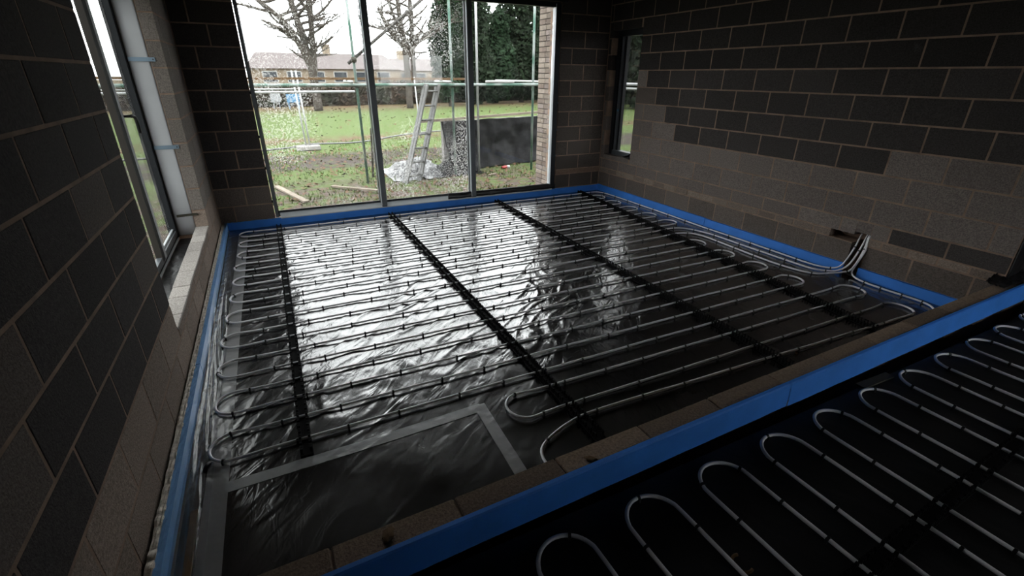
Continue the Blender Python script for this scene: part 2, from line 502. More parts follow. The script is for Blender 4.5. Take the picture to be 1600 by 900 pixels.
for k in range(0, 12):
    rows.append((.3976+.225*k, .6226+.225*k, [-.445] if k % 2 == 0 else [-.22,-.67]))
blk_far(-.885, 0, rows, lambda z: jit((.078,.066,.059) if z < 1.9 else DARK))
key = (.41, .067, .1, 'brick')
for xa in (-.88, -.44):
    me = bevel_box_mesh('brick', .43, .1, .067, M_block, .003)
    inst('brick', me, wall_far, (xa, 0, .3255), (0,0,0), (.19,.13,.095))
rows = [(.066, .291, [-5.58])]
for k in range(0, 12):
    rows.append((.291+.225*k, .516+.225*k, [-5.423] if k % 2 == 0 else [-5.583]))
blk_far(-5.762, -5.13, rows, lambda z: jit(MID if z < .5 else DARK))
# blocks over the lintel are out of sight above the frame; the lintel itself:
lin = MB().box(-5.25, -.78, -.002, .1, 2.79, H).build('lintel', M_darkframe, wall_far)

# ---- left wall (inner face x = -5.762)
WX = -5.762
win2 = (-3.51, -1.0, .34, 2.62)
wl = MB()
for a, b, c, d in cut([(-9.6, .1, -.1, H)], [win2], .004): wl.box(WX-.12, WX-.0018, a, b, c, d)
for a, b, c, d in cut([(-9.6, .1, -.3, H)], [(-3.53,-.98,.22,2.64)]): wl.box(WX-.29, WX-.12, a, b, c, d)
for a, b, c, d in cut([(-9.6, .34, -.3, H)], [(-3.53,-.98,.22,2.64)]): wl.box(WX-.36, WX-.29, a, b, c, d)
wall_left = tag(wl.build('wall_left', M_mortar), kind='structure')
def blk_left():
    rows = [(.045, .27, -4.612), (.27, .514, -4.39)]
    for n in range(1, 12):
        rows.append((.289+.225*n, .514+.225*n, -4.39 if n % 2 == 0 else -4.68))
    for z0, z1, off in rows:
        a = off - .45*8
        while a < 0:
            r = [(max(a,-8.2)+J, min(a+.45, 0)-J, z0+J, z1-J)]
            if r[0][1]-r[0][0] > .03:
                for q in cut(r, [win2]):
                    L_ = round(q[1]-q[0],3); Hh = round(q[3]-q[2],3)
                    if L_ < .03 or Hh < .02: continue
                    key = (L_, Hh, .116, 'block')
                    if key not in BM: BM[key] = bevel_box_mesh('block', L_, .116, Hh, M_block, .0035)
                    zc = (q[2]+q[3])/2; yc = (q[0]+q[1])/2
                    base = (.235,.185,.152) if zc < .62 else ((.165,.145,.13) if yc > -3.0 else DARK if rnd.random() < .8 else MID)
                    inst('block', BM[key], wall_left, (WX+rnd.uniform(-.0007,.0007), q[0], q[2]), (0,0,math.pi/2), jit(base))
            a += .45
blk_left()
# cut blocks capping the sill of the left window
y = -3.49
for L_ in (.22,.31,.21,.33,.24,.30,.27,.22,.36):
    if y+L_ > -1.0: break
    inst('sill_block', bevel_box_mesh('sill_block', L_-.008, .116, .018, M_block, .003), wall_left, (WX-.001+rnd.uniform(-.002,.002), y, .334+rnd.uniform(-.002,.002)), (0,0,math.pi/2), jit((.38,.35,.325), .08))
    y += L_

# ---- near room shell, ceiling, floors
win4 = (-1.6, .6, .75, 2.45)
sh = MB()
for a, b, c, d in cut([(-5.9, 4.2, -.1, H)], [win4]): sh.box(a, b, -9.7, -9.55, c, d)
tag(sh.build('wall_back', M_plain), kind='structure')
sh = MB().box(4.0, 4.2, -9.6, -5.4, -.1, H); tag(sh.build('wall_side', M_plain), kind='structure')
sh = MB().box(.33, 4.0, -5.5, -5.3, -.1, H); tag(sh.build('wall_return', M_plain), kind='structure')
sh = MB().box(-6.3, 4.2, -9.7, .35, H, H+.2); tag(sh.build('ceiling', M_ceil), kind='structure')
sh = MB().box(-5.88, 4.0, -9.6, .0, -.2, -.012); tag(sh.build('floor', M_concrete), kind='structure')
sh = MB().box(-5.76, 4.0, -9.55, -5.66, .0, .196); tag(sh.build('floor_near', M_concrete), kind='structure')

# ---- window 1: three tall panes
w1 = tag(empty('window_1', (-3, .04, .09)), kind='structure')
def wpart(root, name, m, *boxes):
    b = MB()
    for q in boxes: b.box(*q)
    o = b.build(name, m)
    o.parent = root; o.matrix_parent_inverse = Matrix.Translation(root.location).inverted()
    return o
FY0, FY1 = .0, .08
wpart(w1, 'frame_post', M_alu, (-5.126,-5.088,FY0,FY1,.10,2.76))
wpart(w1, 'frame_post', M_alulight, (-.985,-.91,-.012,FY1,.10,2.76))
wpart(w1, 'frame_face', M_darkframe, (-.978,-.902,-.018,-.012,.10,2.76))
wpart(w1, 'gasket', M_rubber, (-5.087,-5.080,FY0+.012,FY1-.02,.15,2.74))
for x in (-3.722, -2.352):
    wpart(w1, 'mullion', M_alulight, (x-.030, x+.044, -.030, .05, .115, 2.76))
    wpart(w1, 'mullion_face', M_alu, (x-.022, x+.046, -.036, -.030, .115, 2.76))
    wpart(w1, 'gasket', M_rubber, (x-.036, x-.030, .030, .05, .14, 2.75))
    wpart(w1, 'glazing_bead', M_alulight, (x-.052, x-.042, .032, .039, .18, 2.73))
    wpart(w1, 'mullion_foot', M_alu, (x-.026, x+.042, -.040, .02, .100, .122))
wpart(w1, 'bottom_rail', M_alu, (-5.09,-.9,.03,FY1,.10,.168))
sl = MB(); n0 = 0
sl.v += [(-5.07,-.030,.098),(-.95,-.030,.098),(-.95,.045,.160),(-5.07,.045,.160),(-5.07,-.030,.085),(-.95,-.030,.085),(-.95,.045,.085),(-5.07,.045,.085)]
sl.f += [(0,1,2,3),(4,7,6,5),(0,4,5,1),(2,6,7,3),(1,5,6,2),(3,7,4,0)]
o = sl.build('sloping_sill', M_alulight); o.parent = w1; o.matrix_parent_inverse = Matrix.Translation(w1.location).inverted()
wpart(w1, 'gasket', M_rubber, (-5.085,-.99,.03,FY1-.02,.160,.176))
wpart(w1, 'top_rail', M_darkframe, (-5.126,-.905,FY0,FY1,2.72,2.785))
for a, b, m in ((-5.085,-3.75,M_glass_a), (-3.68,-2.38,M_glass_a), (-2.31,-1.0,M_glass_b)):
    wpart(w1, 'pane', m, (a,b,.040,.046,.17,2.73))
for z in (.62, 1.02, 1.42): wpart(w1, 'fixing_lug', M_strap, (-.905,-.888,FY0-.012,FY0+.02,z,z+.022))
for z in (.30, .72, 1.1, 1.6): wpart(w1, 'fixing_lug', M_rubber, (-5.14,-5.124,FY0-.012,FY0+.01,z,z+.03))

# ---- window 2 in the left wall: dark casements behind a cavity
w2 = tag(empty('window_2', (-6.1, -2.2, .3)), kind='structure')
X0, X1 = -6.120, -6.052
M_stile = mat('brown_grey_stile', (.035,.031,.027), .6, .2)
wpart(w2, 'frame_post', M_darkframe, (X0,X1,-1.075,-.985,.25,2.63))
wpart(w2, 'frame_post', M_darkframe, (X0,X1,-3.53,-3.44,.25,2.63))
wpart(w2, 'top_rail', M_darkframe, (X0,X1,-3.53,-.985,2.56,2.63))
wpart(w2, 'bottom_rail', M_alu, (X0,X1,-3.44,-1.075,.235,.30))
wpart(w2, 'bottom_rail_lip', M_alulight, (X1,X1+.012,-3.44,-1.075,.262,.275))
wpart(w2, 'bottom_rail_groove', M_rubber, (X1,X1+.004,-3.44,-1.075,.280,.288))
wpart(w2, 'mullion', M_stile, (-6.098,X1,-1.945,-1.925,.30,2.57))
wpart(w2, 'gasket', M_rubber, (-6.095,X1,-1.924,-1.84,.30,2.57))
wpart(w2, 'sash_stile', M_alulight, (-6.095,X1+.002,-1.839,-1.77,.30,2.57))
wpart(w2, 'sash_rail', M_alu, (-6.095,X1,-1.77,-1.075,.30,.345))
wpart(w2, 'sash_rail', M_alulight, (-6.09,X1-.02,-1.77,-1.075,.345,.362))
wpart(w2, 'sash_rail', M_alu, (-6.095,X1,-3.44,-1.945,.30,.345))
wpart(w2, 'pane', M_glass_c, (-6.100,-6.096,-1.77,-1.075,.34,2.57))
wpart(w2, 'pane', M_glass_c, (-6.106,-6.102,-3.44,-1.935,.34,2.57))
hb = MB().tube([(-6.045,-1.79,1.50),(-6.0,-1.79,1.50)], .011, 8)
hb.tube(smoothpath([(-6.0,-1.79,1.50),(-5.985,-1.76,1.495),(-5.985,-1.71,1.46),(-5.988,-1.69,1.40),(-5.99,-1.685,1.36)],4), .014, 8)
o = hb.build('handle', M_handle, smooth=True); o.parent = w2; o.matrix_parent_inverse = Matrix.Translation(w2.location).inverted()

# ---- window 3 in the right wall: a tall slot
w3 = tag(empty('window_3', (.15, -.43, .62)), kind='structure')
wpart(w3, 'frame_post', M_darkframe, (.10,.21,-.175,-.075,.61,2.46))
wpart(w3, 'sash_stile', M_alu, (.125,.205,-.225,-.176,.66,2.41))
wpart(w3, 'sash_edge', M_darkframe, (.150,.206,-.262,-.226,.66,2.41))
wpart(w3, 'frame_post', M_darkframe, (.10,.21,-.785,-.71,.61,2.46))
wpart(w3, 'top_rail', M_darkframe, (.10,.21,-.71,-.176,2.37,2.46))
wpart(w3, 'bottom_rail', M_alu, (.10,.21,-.71,-.176,.61,.69))
wpart(w3, 'pane', M_glass_b, (.195,.200,-.71,-.255,.68,2.38))
wpart(w3, 'fixing_lug', M_blue, (.095,.11,-.25,-.225,1.30,1.33))

# ---- window 4 in the wall behind the camera
w4 = tag(empty('window_4', (-.5, -9.62, .75)), kind='structure')
for q in ((-1.6,-1.53,-9.67,-9.58,.75,2.45),(.53,.6,-9.67,-9.58,.75,2.45),(-1.53,.53,-9.67,-9.58,2.38,2.45),(-1.53,.53,-9.67,-9.58,.75,.82),(-.535,-.465,-9.67,-9.58,.82,2.38)):
    wpart(w4, 'frame_bar', M_darkframe, q)
wpart(w4, 'pane', M_glass_b, (-1.53,-.535,-9.63,-9.626,.82,2.38))
wpart(w4, 'pane', M_glass_b, (-.465,.53,-9.63,-9.626,.82,2.38))

# ================================================================== FAR-ROOM FLOOR
def wr_h(x, y):
    """creases of the black sheet, in metres"""
    p = Vector((x*1.5+3, y*1.5, 0))
    w = noise.noise(p*1.1)*.8
    a = noise.noise(Vector((x*4.2+w+10, y*2.0+w, 2.0)))
    b = noise.noise(Vector((x*8.5+y*3+w*2, y*6.5-x*2.5+40, 5.0)))
    c = noise.noise(Vector((x*2.0, y*1.6, 9.0)))
    ridg = (1-abs(a)*2)
    # sharp diagonal creases, strongest on the left half of the floor
    e = noise.noise(Vector(((x-.95*y)*5.2+w*1.5, (y+.95*x)*1.1, 13.0)))
    crease = max(0, 1-abs(e)*5)**1.5
    g = noise.noise(Vector((x*1.1, y*1.1, 21.0)))
    strong = .42+.58*max(0, min(1, (-1.8-x)/1.6))
    calm = (.45+.55*max(0, min(1, (-1.2-y)/1.8)))*(1-.72*max(0, min(1, (-4.1-y)/.5)))
    return max(-.006, min(.0085, (.0035*c + .0032*(ridg-.4) + .0022*b + .0078*crease*max(0, .45+g*1.3))*strong*calm))
nu, nv = 360, 344
mem = MB().grid(lambda u, v: (-5.68+u*5.65, -5.42+v*5.385, wr_h(-5.68+u*5.65, -5.42+v*5.385)), nu, nv)
o = mem.build('floor_membrane', M_membrane, smooth=True)
tag(o, 'creased glossy black polythene sheet covering the floor under the pipe rows', 'membrane')
mem2 = MB().grid(lambda u, v: (-5.75+u*9.7, -9.5+v*3.84, .2+.004*noise.noise(Vector((u*30, v*14, 3)))), 90, 50)
o = mem2.build('floor_membrane', M_membrane2, smooth=True)
tag(o, 'dark matt polythene sheet under the pale pipe loops in the nearer room', 'membrane')

def ribbon(name, pts, w, m, lift=.0016, label=None, cat=None, seg=60):
    P = [Vector(p) for p in pts]
    tot = sum((P[i+1]-P[i]).length for i in range(len(P)-1))
    def at(t):
        d = t*tot
        for i in range(len(P)-1):
            l = (P[i+1]-P[i]).length
            if d <= l or i == len(P)-2: return P[i].lerp(P[i+1], min(1, d/l)), (P[i+1]-P[i]).normalized()
            d -= l
    def fn(u, v):
        p, t = at(v); n = Vector((-t.y, t.x))
        q = p + n*((u-.5)*w)
        return (q.x, q.y, wr_h(q.x, q.y)+lift)
    o = MB().grid(fn, 6, seg).build(name, m, smooth=True)
    return tag(o, label, cat)
ribbon('jointing_tape', [(-5.562,-5.42),(-5.555,-4.6),(-5.545,-3.3),(-5.53,-1.6),(-5.52,-.35)], .10, M_tape, .0016, 'long grey tape along the left edge of the black sheet', 'tape', 260)
ribbon('jointing_tape', [(-5.56,-4.672),(-4.85,-4.665),(-4.175,-4.648)], .072, M_tape, .0028, 'wide grey tape running across the bare black sheet', 'tape', 80)
ribbon('jointing_tape', [(-4.180,-4.62),(-4.197,-5.24)], .070, M_tape, .0040, 'short grey tape turning off towards the low block wall', 'tape', 40)

# ---- foam edging
def strip(name, boxes_mesh, top_mesh, label, grp):
    e = boxes_mesh.build(name, M_foam)
    t = top_mesh.build('dusty_lit_top', M_foamtop); t.parent = e
    tag(e, label, 'insulation', grp); return e
G = 'blue foam edging strips'
def fstrip(x0, x1, y0, y1, z0, z1, label, dusty_lit=True, m=None):
    m = m or M_foam
    e = MB().box(x0, x1, y0, y1, z0, z1-.002).build('foam_edging', m)
    t = MB().grid(lambda u, v: (x0+u*(x1-x0), y0+v*(y1-y0), z1+rnd.uniform(-.0015,.0015)), max(2,int((x1-x0)/.03)), max(2,int((y1-y0)/.03)))
    b = t.build('top_edge', M_foamtop if dusty_lit else m); b.parent = e
    tag(e, label, 'insulation', G); return e
fstrip(-5.69, -3.62, -.027, -.003, -.004, .097, 'blue foam edging strip below the left pane of the big window')
fstrip(-3.62, -1.80, -.028, -.003, -.004, .097, 'blue foam edging strip below the middle pane of the big window')
fstrip(-1.80, -.003, -.027, -.003, -.004, .096, 'blue foam edging strip running from the black flap into the far corner')
fstrip(-.027, -.003, -2.44, -.03, -.004, .104, 'blue foam edging strip at the foot of the right wall beside the far corner', False)
fstrip(-.026, -.002, -4.255, -2.443, -.004, .100, 'blue foam edging strip at the foot of the right wall, ending at the pipe chase', False)
fstrip(-.027, -.003, -5.43, -4.40, -.004, .100, 'blue foam edging strip between the pipe chase and the low block wall', False)
fstrip(-5.716, -5.692, -1.45, -.03, -.004, .098, 'blue foam edging strip under the far end of the left window', False, M_foam_film_lit)
fstrip(-5.718, -5.692, -3.55, -1.453, -.004, .097, 'blue foam edging strip under the near end of the left window', False, M_foam_film_lit)
fstrip(-5.720, -5.693, -5.42, -3.553, -.004, .095, 'blue foam edging strip along the left wall nearest the camera', False, M_foam_film_lit)
# pale insulation behind the left strip, ragged on top
pi = MB().grid(lambda u, v: (-5.748+.030*u+.003*noise.noise(Vector((v*60, u*3, 1))), -5.42+5.38*v, .086+.016*abs(noise.noise(Vector((v*90, u*4, 7))))), 4, 400)
o = pi.build('insulation_edge', M_pale, solid=.012)
tag(o, 'ragged pale insulation edge between the left wall and the blue foam', 'insulation')

# ---- clear film skirt on the left
def film(u, v):
    y = -5.40+5.2*v
    x = -5.690+.115*u + .006*noise.noise(Vector((y*2.2, u*3, 4)))
    fold = abs(noise.noise(Vector((x*34+.8*y, y*1.3, 3))))
    z = .030*(1-u)**2 + .006 + .030*max(0, .42-fold)*math.sin(math.pi*min(1, u+.06)) + .003*noise.noise(Vector((x*50, y*9, 8)))
    return (x, y, max(z, wr_h(x, y)+.003))
o = MB().grid(film, 22, 420).build('film_skirt', M_film, smooth=True)
tag(o, 'crumpled clear polythene film between the blue foam and the long grey tape', 'plastic film')
o = MB().obox((-5.628,-5.40,.012),(-5.632,-4.775,.012), .028, .014).build('timber_batten', M_brownwood)
tag(o, 'short brown timber batten lying under the clear film by the left wall', 'timber')
o = MB().tube(smoothpath([(-5.615,-4.53,.02),(-5.60,-4.50,.028),(-5.588,-4.475,.02)],4), [.006]*2+[.010]*5+[.006]*2, 7).build('loose_clip', M_clip, smooth=True)
tag(o, 'loose black pipe clip on the film beside the nearest left pipe bend', 'clip')

# ---- low block wall between the rooms
LA = math.atan(.0191)
def LW(s, t=0, z=0):
    """s = x along the low wall, t = distance towards the camera from its far face"""
    return Vector((s + t*math.sin(LA), -5.503+.0191*(s+5.17) - t*math.cos(LA), z))
TOP = .335
lw = empty('low_block_wall', LW(-2.7, .05))
tag(lw, 'low wall of dark concrete blocks laid end to end between the two floors', 'wall')
def lpart(o):
    o.parent = lw; o.matrix_parent_inverse = Matrix.Translation(lw.location).inverted(); return o
c0 = MB()
p0, p1 = LW(-5.76,.006), LW(.32,.006)
q = MB().obox(LW(-5.76,.05,.16), LW(.32,.05,.16), .09, .32).build('mortar_bed', M_mortar); lpart(q)
s = -5.095-.455*2
bl = bevel_box_mesh('block', .449, .1, .215, M_block, .005)
while s < .3:
    a, b = max(s, -5.76), min(s+.455, .33)
    if b-a > .05:
        L_ = round(b-a-.006, 3); key = (L_, .215, .1, 'low')
        if key not in BM: BM[key] = bevel_box_mesh('block', L_, .1, .215, M_block, .005)
        p = LW(a+.003, .1, TOP-.215+rnd.uniform(-.004,.003))
        o = inst('block', BM[key], None, p, (0,0,LA), jit((.175,.125,.09), .25)); lpart(o)
    s += .455
for k, (a, b, lab) in enumerate(((-5.70,-2.79,'blue foam edging on the near side of the low wall, left length'),(-2.787,.33,'blue foam edging on the near side of the low wall, right length'))):
    n = max(2, int((b-a)/.05))
    m = MB()
    def fn(u, v, a=a, b=b):
        s_ = a+u*(b-a); wob = .003*noise.noise(Vector((s_*3, 2, 0)))
        prof = [(.103,.20),(.103,TOP+.006),(.108,TOP+.012),(.124,TOP+.011),(.130,TOP+.004),(.132+.004*k,.20)]
        i = min(5, int(round(v*5))); t, z = prof[i]
        return LW(s_, t+wob, z+(wob if i in (1,2,3,4) else 0))
    m.grid(fn, n, 5)
    o = m.build('foam_edging', M_foam); tag(o, lab, 'insulation', G)

# ================================================================== PIPES
RZ = .0165
def row(i):
    return -.25-.2*i if i <= 12 else -2.65-.2045*(i-12)
def straight(pts, xa, xb, y0, y1, seed):
    n = max(2, int(abs(xb-xa)/.18))
    for k in range(1, n):
        t = k/n; x = xa+(xb-xa)*t
        e = math.sin(math.pi*t)
        pts.append((x, y0+(y1-y0)*t+.007*e*noise.noise(Vector((x*1.6, seed*3.7, 1))), RZ+.003*noise.noise(Vector((x*2.5, seed*1.9, 5)))))
def bend(pts, x, ya, yb, sgn, bul=1.10):
    """half turn at x: sgn -1 to the left, +1 to the right; from row ya to row yb"""
    r = abs(yb-ya)/2; yc = (ya+yb)/2; d = 1 if ya > yb else -1
    for dx, f in ((.22, .99), (.08, 1.06)):
        pts.append((x-sgn*(r+dx), yc+d*r*f, RZ))
    n = 10
    for k in range(n+1):
        a = math.pi*k/n
        pts.append((x-sgn*r*1.05+sgn*r*1.05*math.sin(a), yc+d*r*bul*math.cos(a), RZ+.002))
    for dx, f in ((.08, 1.06), (.22, .99)):
        pts.append((x-sgn*(r+dx), yc-d*r*f, RZ))
LEFTX = lambda i: -5.555-.006*min(i, 10)+rnd.uniform(-.008,.008)
CLIPM = None
def clip_mesh():
    m = MB().tube([(-.006,0,0),(.006,0,0)], .0105, 8)
    m.box(-.005,.005,-.0135,-.008,-.016,.004); m.box(-.005,.005,.008,.0135,-.016,.004)
    m.box(-.0045,.0045,-.004,.004,.008,.0135)
    return m.mesh('clip', M_clip)
CLIP = clip_mesh()
def pipe(label, pts, every, skip=0, end=0):
    P = smoothpath(pts, 3)
    o = MB().tube(P, .0082, 8).build('heating_pipe', M_pipe, smooth=True)
    tag(o, label, 'pipe', 'grey underfloor heating pipes')
    d = 0; nxt = .15+skip; L_ = sum((P[i+1]-P[i]).length for i in range(len(P)-1))
    for i in range(len(P)-1):
        l = (P[i+1]-P[i]).length
        while d+l > nxt and nxt < L_-end:
            t = (nxt-d)/l; p = P[i].lerp(P[i+1], t); v = (P[i+1]-P[i]).normalized()
            if p.z < .30:
                c = inst('clip', CLIP, o, p, v.to_track_quat('X', 'Z').to_euler())
            nxt += every*rnd.uniform(.75, 1.25)
        d += l
    return o
# circuit 1
pts = [(.06,-4.30,.42),(.04,-4.301,.39),(.0,-4.298,.272),(-.04,-4.263,.10),(-.07,-4.21,.04),(-.105,-4.10,RZ+.004),(-.122,-3.95,RZ),(-.121,-3.717,RZ),(-.113,-3.12,RZ),(-.126,-2.56,RZ),(-.108,-1.977,RZ),(-.100,-.97,RZ),(-.11,-.45,RZ),(-.16,-.27,RZ),(-.30,-.215,RZ),(-.55,-.23,RZ)]
straight(pts, -.55, -5.1, -.23, row(0)-.01, 1)
for i in range(0, 12, 2):
    bend(pts, LEFTX(i/2), row(i), row(i+1), -1)
    if i < 10:
        straight(pts, -5.2, -.6, row(i+1), row(i+1), i+2)
        bend(pts, -.272+rnd.uniform(-.006,.006), row(i+1), row(i+2), 1)
        straight(pts, -.6, -5.2, row(i+2), row(i+2), i+3)
straight(pts, -5.2, -.9, row(11), -2.415, 14)
pts += [(-.72,-2.39,RZ),(-.56,-2.385,RZ),(-.43,-2.42,RZ),(-.34,-2.54,RZ),(-.285,-2.72,RZ),(-.264,-2.895,RZ),(-.262,-3.465,RZ),(-.252,-3.894,RZ),(-.238,-4.08,RZ),(-.17,-4.19,RZ+.004),(-.09,-4.26,.035),(-.05,-4.325,.12),(0,-4.353,.289),(.04,-4.354,.393),(.06,-4.354,.42)]
pipe('grey heating pipe looping back and forth across the half of the sheet beside the window', pts, .34)
# circuit 2
pts = [(.06,-4.375,.42),(.04,-4.37,.388),(-.005,-4.388,.271),(-.05,-4.36,.083),(-.10,-4.31,.035),(-.19,-4.25,RZ+.003),(-.33,-4.19,RZ),(-.41,-4.05,RZ),(-.45,-3.75,RZ),(-.432,-3.3,RZ),(-.416,-2.95,RZ),(-.425,-2.76,RZ),(-.50,-2.63,RZ),(-.67,-2.575,RZ),(-.9,-2.60,RZ)]
straight(pts, -.9, -5.2, -2.60, row(12), 20)
i = 12
rx = {13:-.596, 15:-.593, 17:-.586, 19:-.605, 21:-.325, 23:-.36}
while True:
    bend(pts, LEFTX(8), row(i), row(i+1), -1)
    xr = rx[i+1]
    straight(pts, -5.2, xr-.33, row(i+1), row(i+1), i+1)
    bend(pts, xr, row(i+1), row(i+2), 1)
    if i+2 == 22: break
    straight(pts, xr-.33, -5.2, row(i+2), row(i+2), i+2)
    i += 2
straight(pts, -.65, -3.75, row(22), -4.655, 30)
bend(pts, -4.05, -4.655, -4.865, -1, 1.12)
straight(pts, -3.72, -.70, -4.865, row(23), 31)
bend(pts, -.36, row(23), row(24), 1)
straight(pts, -.70, -3.5, row(24), -4.985, 32)
pts += [(-3.62,-4.985,RZ),(-3.75,-5.0,RZ),(-3.89,-5.042,RZ),(-4.005,-5.10,RZ),(-4.05,-5.165,RZ),(-4.058,-5.25,RZ),(-4.05,-5.47,RZ)]
pipe('grey heating pipe looping across the half of the sheet nearer the low block wall', pts, .34)
pts = [(.06,-4.39,.42),(.04,-4.38,.39),(-.008,-4.404,.275),(-.03,-4.372,.12),(-.045,-4.365,.045),(-.085,-4.42,RZ+.004),(-.118,-4.52,RZ),(-.13,-4.68,RZ),(-.12,-4.86,RZ),(-.115,-5.0,RZ),(-.14,-5.09,RZ),(-.195,-5.15,RZ),(-.22,-5.25,RZ),(-.225,-5.43,RZ)]
pipe('short grey heating pipe leaving the wall chase towards the low block wall', pts, .15, .45)
# near room: loops turning beside the low wall
NZ = .2165
pts = []
cx = -4.74; k = 0
first = True
while cx < .75:
    ay = LW(cx, .1).y-.15
    a, b = cx-.117, cx+.117
    if first: pts.append((a, -8.8, NZ)); first = False
    for y in (-8.2,-7.7,-7.2,-6.8,-6.45,-6.2,ay-.30): pts.append((a-.002+.003*noise.noise(Vector((cx*5,y*2,1))), y, NZ+.002*noise.noise(Vector((cx*3,y*3,4)))))
    for j in range(11):
        t = math.pi*j/10
        pts.append((cx-.118*math.cos(t), ay-.12+.12*math.sin(t), NZ))
    for y in (ay-.30,-6.2,-6.45,-6.8,-7.2,-7.7,-8.2): pts.append((b+.002+.003*noise.noise(Vector((cx*5,y*2,8))), y, NZ+.002*noise.noise(Vector((cx*3,y*3,9)))))
    nx = cx+.4085
    m = (b+nx-.117)/2; r = (nx-.117-b)/2
    for j in range(1, 6):
        t = math.pi*j/6
        pts.append((m-r*math.cos(t), -8.5-r*math.sin(t), NZ))
    cx = nx
pipe('pale grey heating pipe in long loops on the dark floor nearer the camera', pts, .24)

# ---- clip rails
def rail(label, p, q, z, w=.064, hi=.034):
    p = Vector(p); q = Vector(q); d = (q-p); L_ = d.length; d.normalize(); s = Vector((-d.y, d.x))
    e = MB().obox((*p, z+.003), (*q, z+.003), w, .006).build('clip_rail', M_rail)
    m = MB(); n = int(L_/.05)
    for k in range(n):
        c = p+d*(.02+k*.05)
        for off in (-.012, .012):
            a = c+d*off
            for sd in (-1, 1):
                b = a+s*(sd*w*.36)
                m.obox((*(b-s*.006), z+.005+hi/2), (*(b+s*.006), z+.005+hi/2), .007, hi)
                m.obox((*(b-s*.006+d*(-off*.35)), z+hi), (*(b+s*.006+d*(-off*.35)), z+hi), .012, .006)
    c_ = m.build('clip_teeth', M_rail); c_.parent = e; c_['kind'] = 'stuff'
    tag(e, label, 'clip rail', 'black pipe clip rails'); return e
rail('black toothed clip rail nearest the left wall', (-5.112,-.12), (-5.146,-4.62), .004)
rail('black toothed clip rail starting under the left mullion and ending at the low wall', (-3.672,-.14), (-3.695,-5.22), .004)
rail('black toothed clip rail starting under the black flap and crossing the middle of the sheet', (-1.998,-.09), (-2.10,-5.30), .004)
rail('black toothed clip rail starting in the far right corner', (-.447,-.09), (-1.04,-5.36), .004)
rail('black toothed clip rail across the pipe loops of the nearer room', (-5.2,-6.42), (1.0,-6.13), .204)

# ---- flaps, debris
def flap(u, v):
    x = -2.76+1.88*u
    top = .185+.012*noise.noise(Vector((x*5,1,0)))+.02*noise.noise(Vector((x*1.6,4,0)))
    z = .09+(top-.09)*v
    return (x, -.004-.016*math.sin(math.pi*v)+.010*noise.noise(Vector((x*9, v*2, 2))) - .012*(1-v), z)
o = MB().grid(flap, 90, 8).build('membrane_flap', M_blacksheet, smooth=True, solid=.003)
tag(o, 'crumpled black plastic flap along the bottom of the right-hand pane', 'plastic flap')
o = MB().grid(lambda u, v: (-.03+.20*u, -.62-.15*v+.0*u, .634+.17*v*(.35+.65*u)+.008*noise.noise(Vector((u*5,v*5,0)))), 10, 8).build('membrane_flap', M_blacksheet, smooth=True, solid=.003)
tag(o, 'small black plastic flap on the sill of the narrow right window', 'plastic flap')
o = MB().grid(lambda u, v: (-.17+.45*u, -5.36-.13*v+.02*noise.noise(Vector((u*6,v*4,2))), TOP+.012+.10*u*(1-v)+.03*abs(noise.noise(Vector((u*9,v*5,6))))), 24, 10).build('membrane_flap', M_blacksheet, smooth=True, solid=.003)
tag(o, 'black plastic flap on the low wall at the end of the right wall', 'plastic flap')
o = MB().grid(lambda u, v: (.002+.24*u, -5.426-.006*abs(noise.noise(Vector((u*4,v*9,3)))), .36+2.6*v), 6, 40).build('shade_membrane_strip', M_blacksheet, smooth=True, solid=.003)  # black plastic, run full height to darken the lit wall end
tag(o, 'black plastic strip hung full height as shade on the end of the right wall', 'plastic strip')
def scrap(name, c, r, m, label, cat, flat=.35, seed=0):
    bm = bmesh.new(); bmesh.ops.create_icosphere(bm, subdivisions=2, radius=1)
    for v in bm.verts:
        k = 1+.45*noise.noise(v.co*1.7+Vector((seed*7.1,0,0)))
        v.co = Vector((v.co.x*r*k, v.co.y*r*k*.7, v.co.z*r*k*flat))
    me = bpy.data.meshes.new(name); bm.to_mesh(me); bm.free(); me.materials.append(m)
    o = inst(name, me, None, c, (0,0,seed*1.3)); return tag(o, label, cat)
scrap('mortar_lump', (-4.905,-5.548,TOP+.002), .03, M_brownwood, 'brown mortar crumb on the low wall near its left end', 'rubble', .25, 1)
scrap('mortar_lump', (-4.05,-5.56,TOP+.002), .028, M_brownwood, 'brown mortar crumb beside a joint in the middle of the low wall', 'rubble', .25, 2)
scrap('mortar_lump', (-1.9,-5.08,.008), .016, M_brownwood, 'small brown crumb on the black sheet near the low wall', 'rubble', .3, 3)
scrap('brick_scrap', (-5.905,-1.62,.215), .045, M_rust, 'orange brick scrap in the cavity of the left window', 'rubble', .5, 4)
o = MB().tube([(-3.765+.035*math.cos(a*math.pi/8), -6.12+.035*math.sin(a*math.pi/8), .206) for a in range(3, 14)], .006, 6).build('rusty_hook', M_brownwood, smooth=True)
tag(o, 'curl of rusty wire beside a pipe loop on the nearer floor', 'wire')
o = MB().obox((-2.25,-5.66,.206),(-1.97,-5.67,.206), .05, .01).build('timber_offcut', M_stick)
tag(o, 'dark brown timber offcut between the low wall and the pale loops', 'timber')

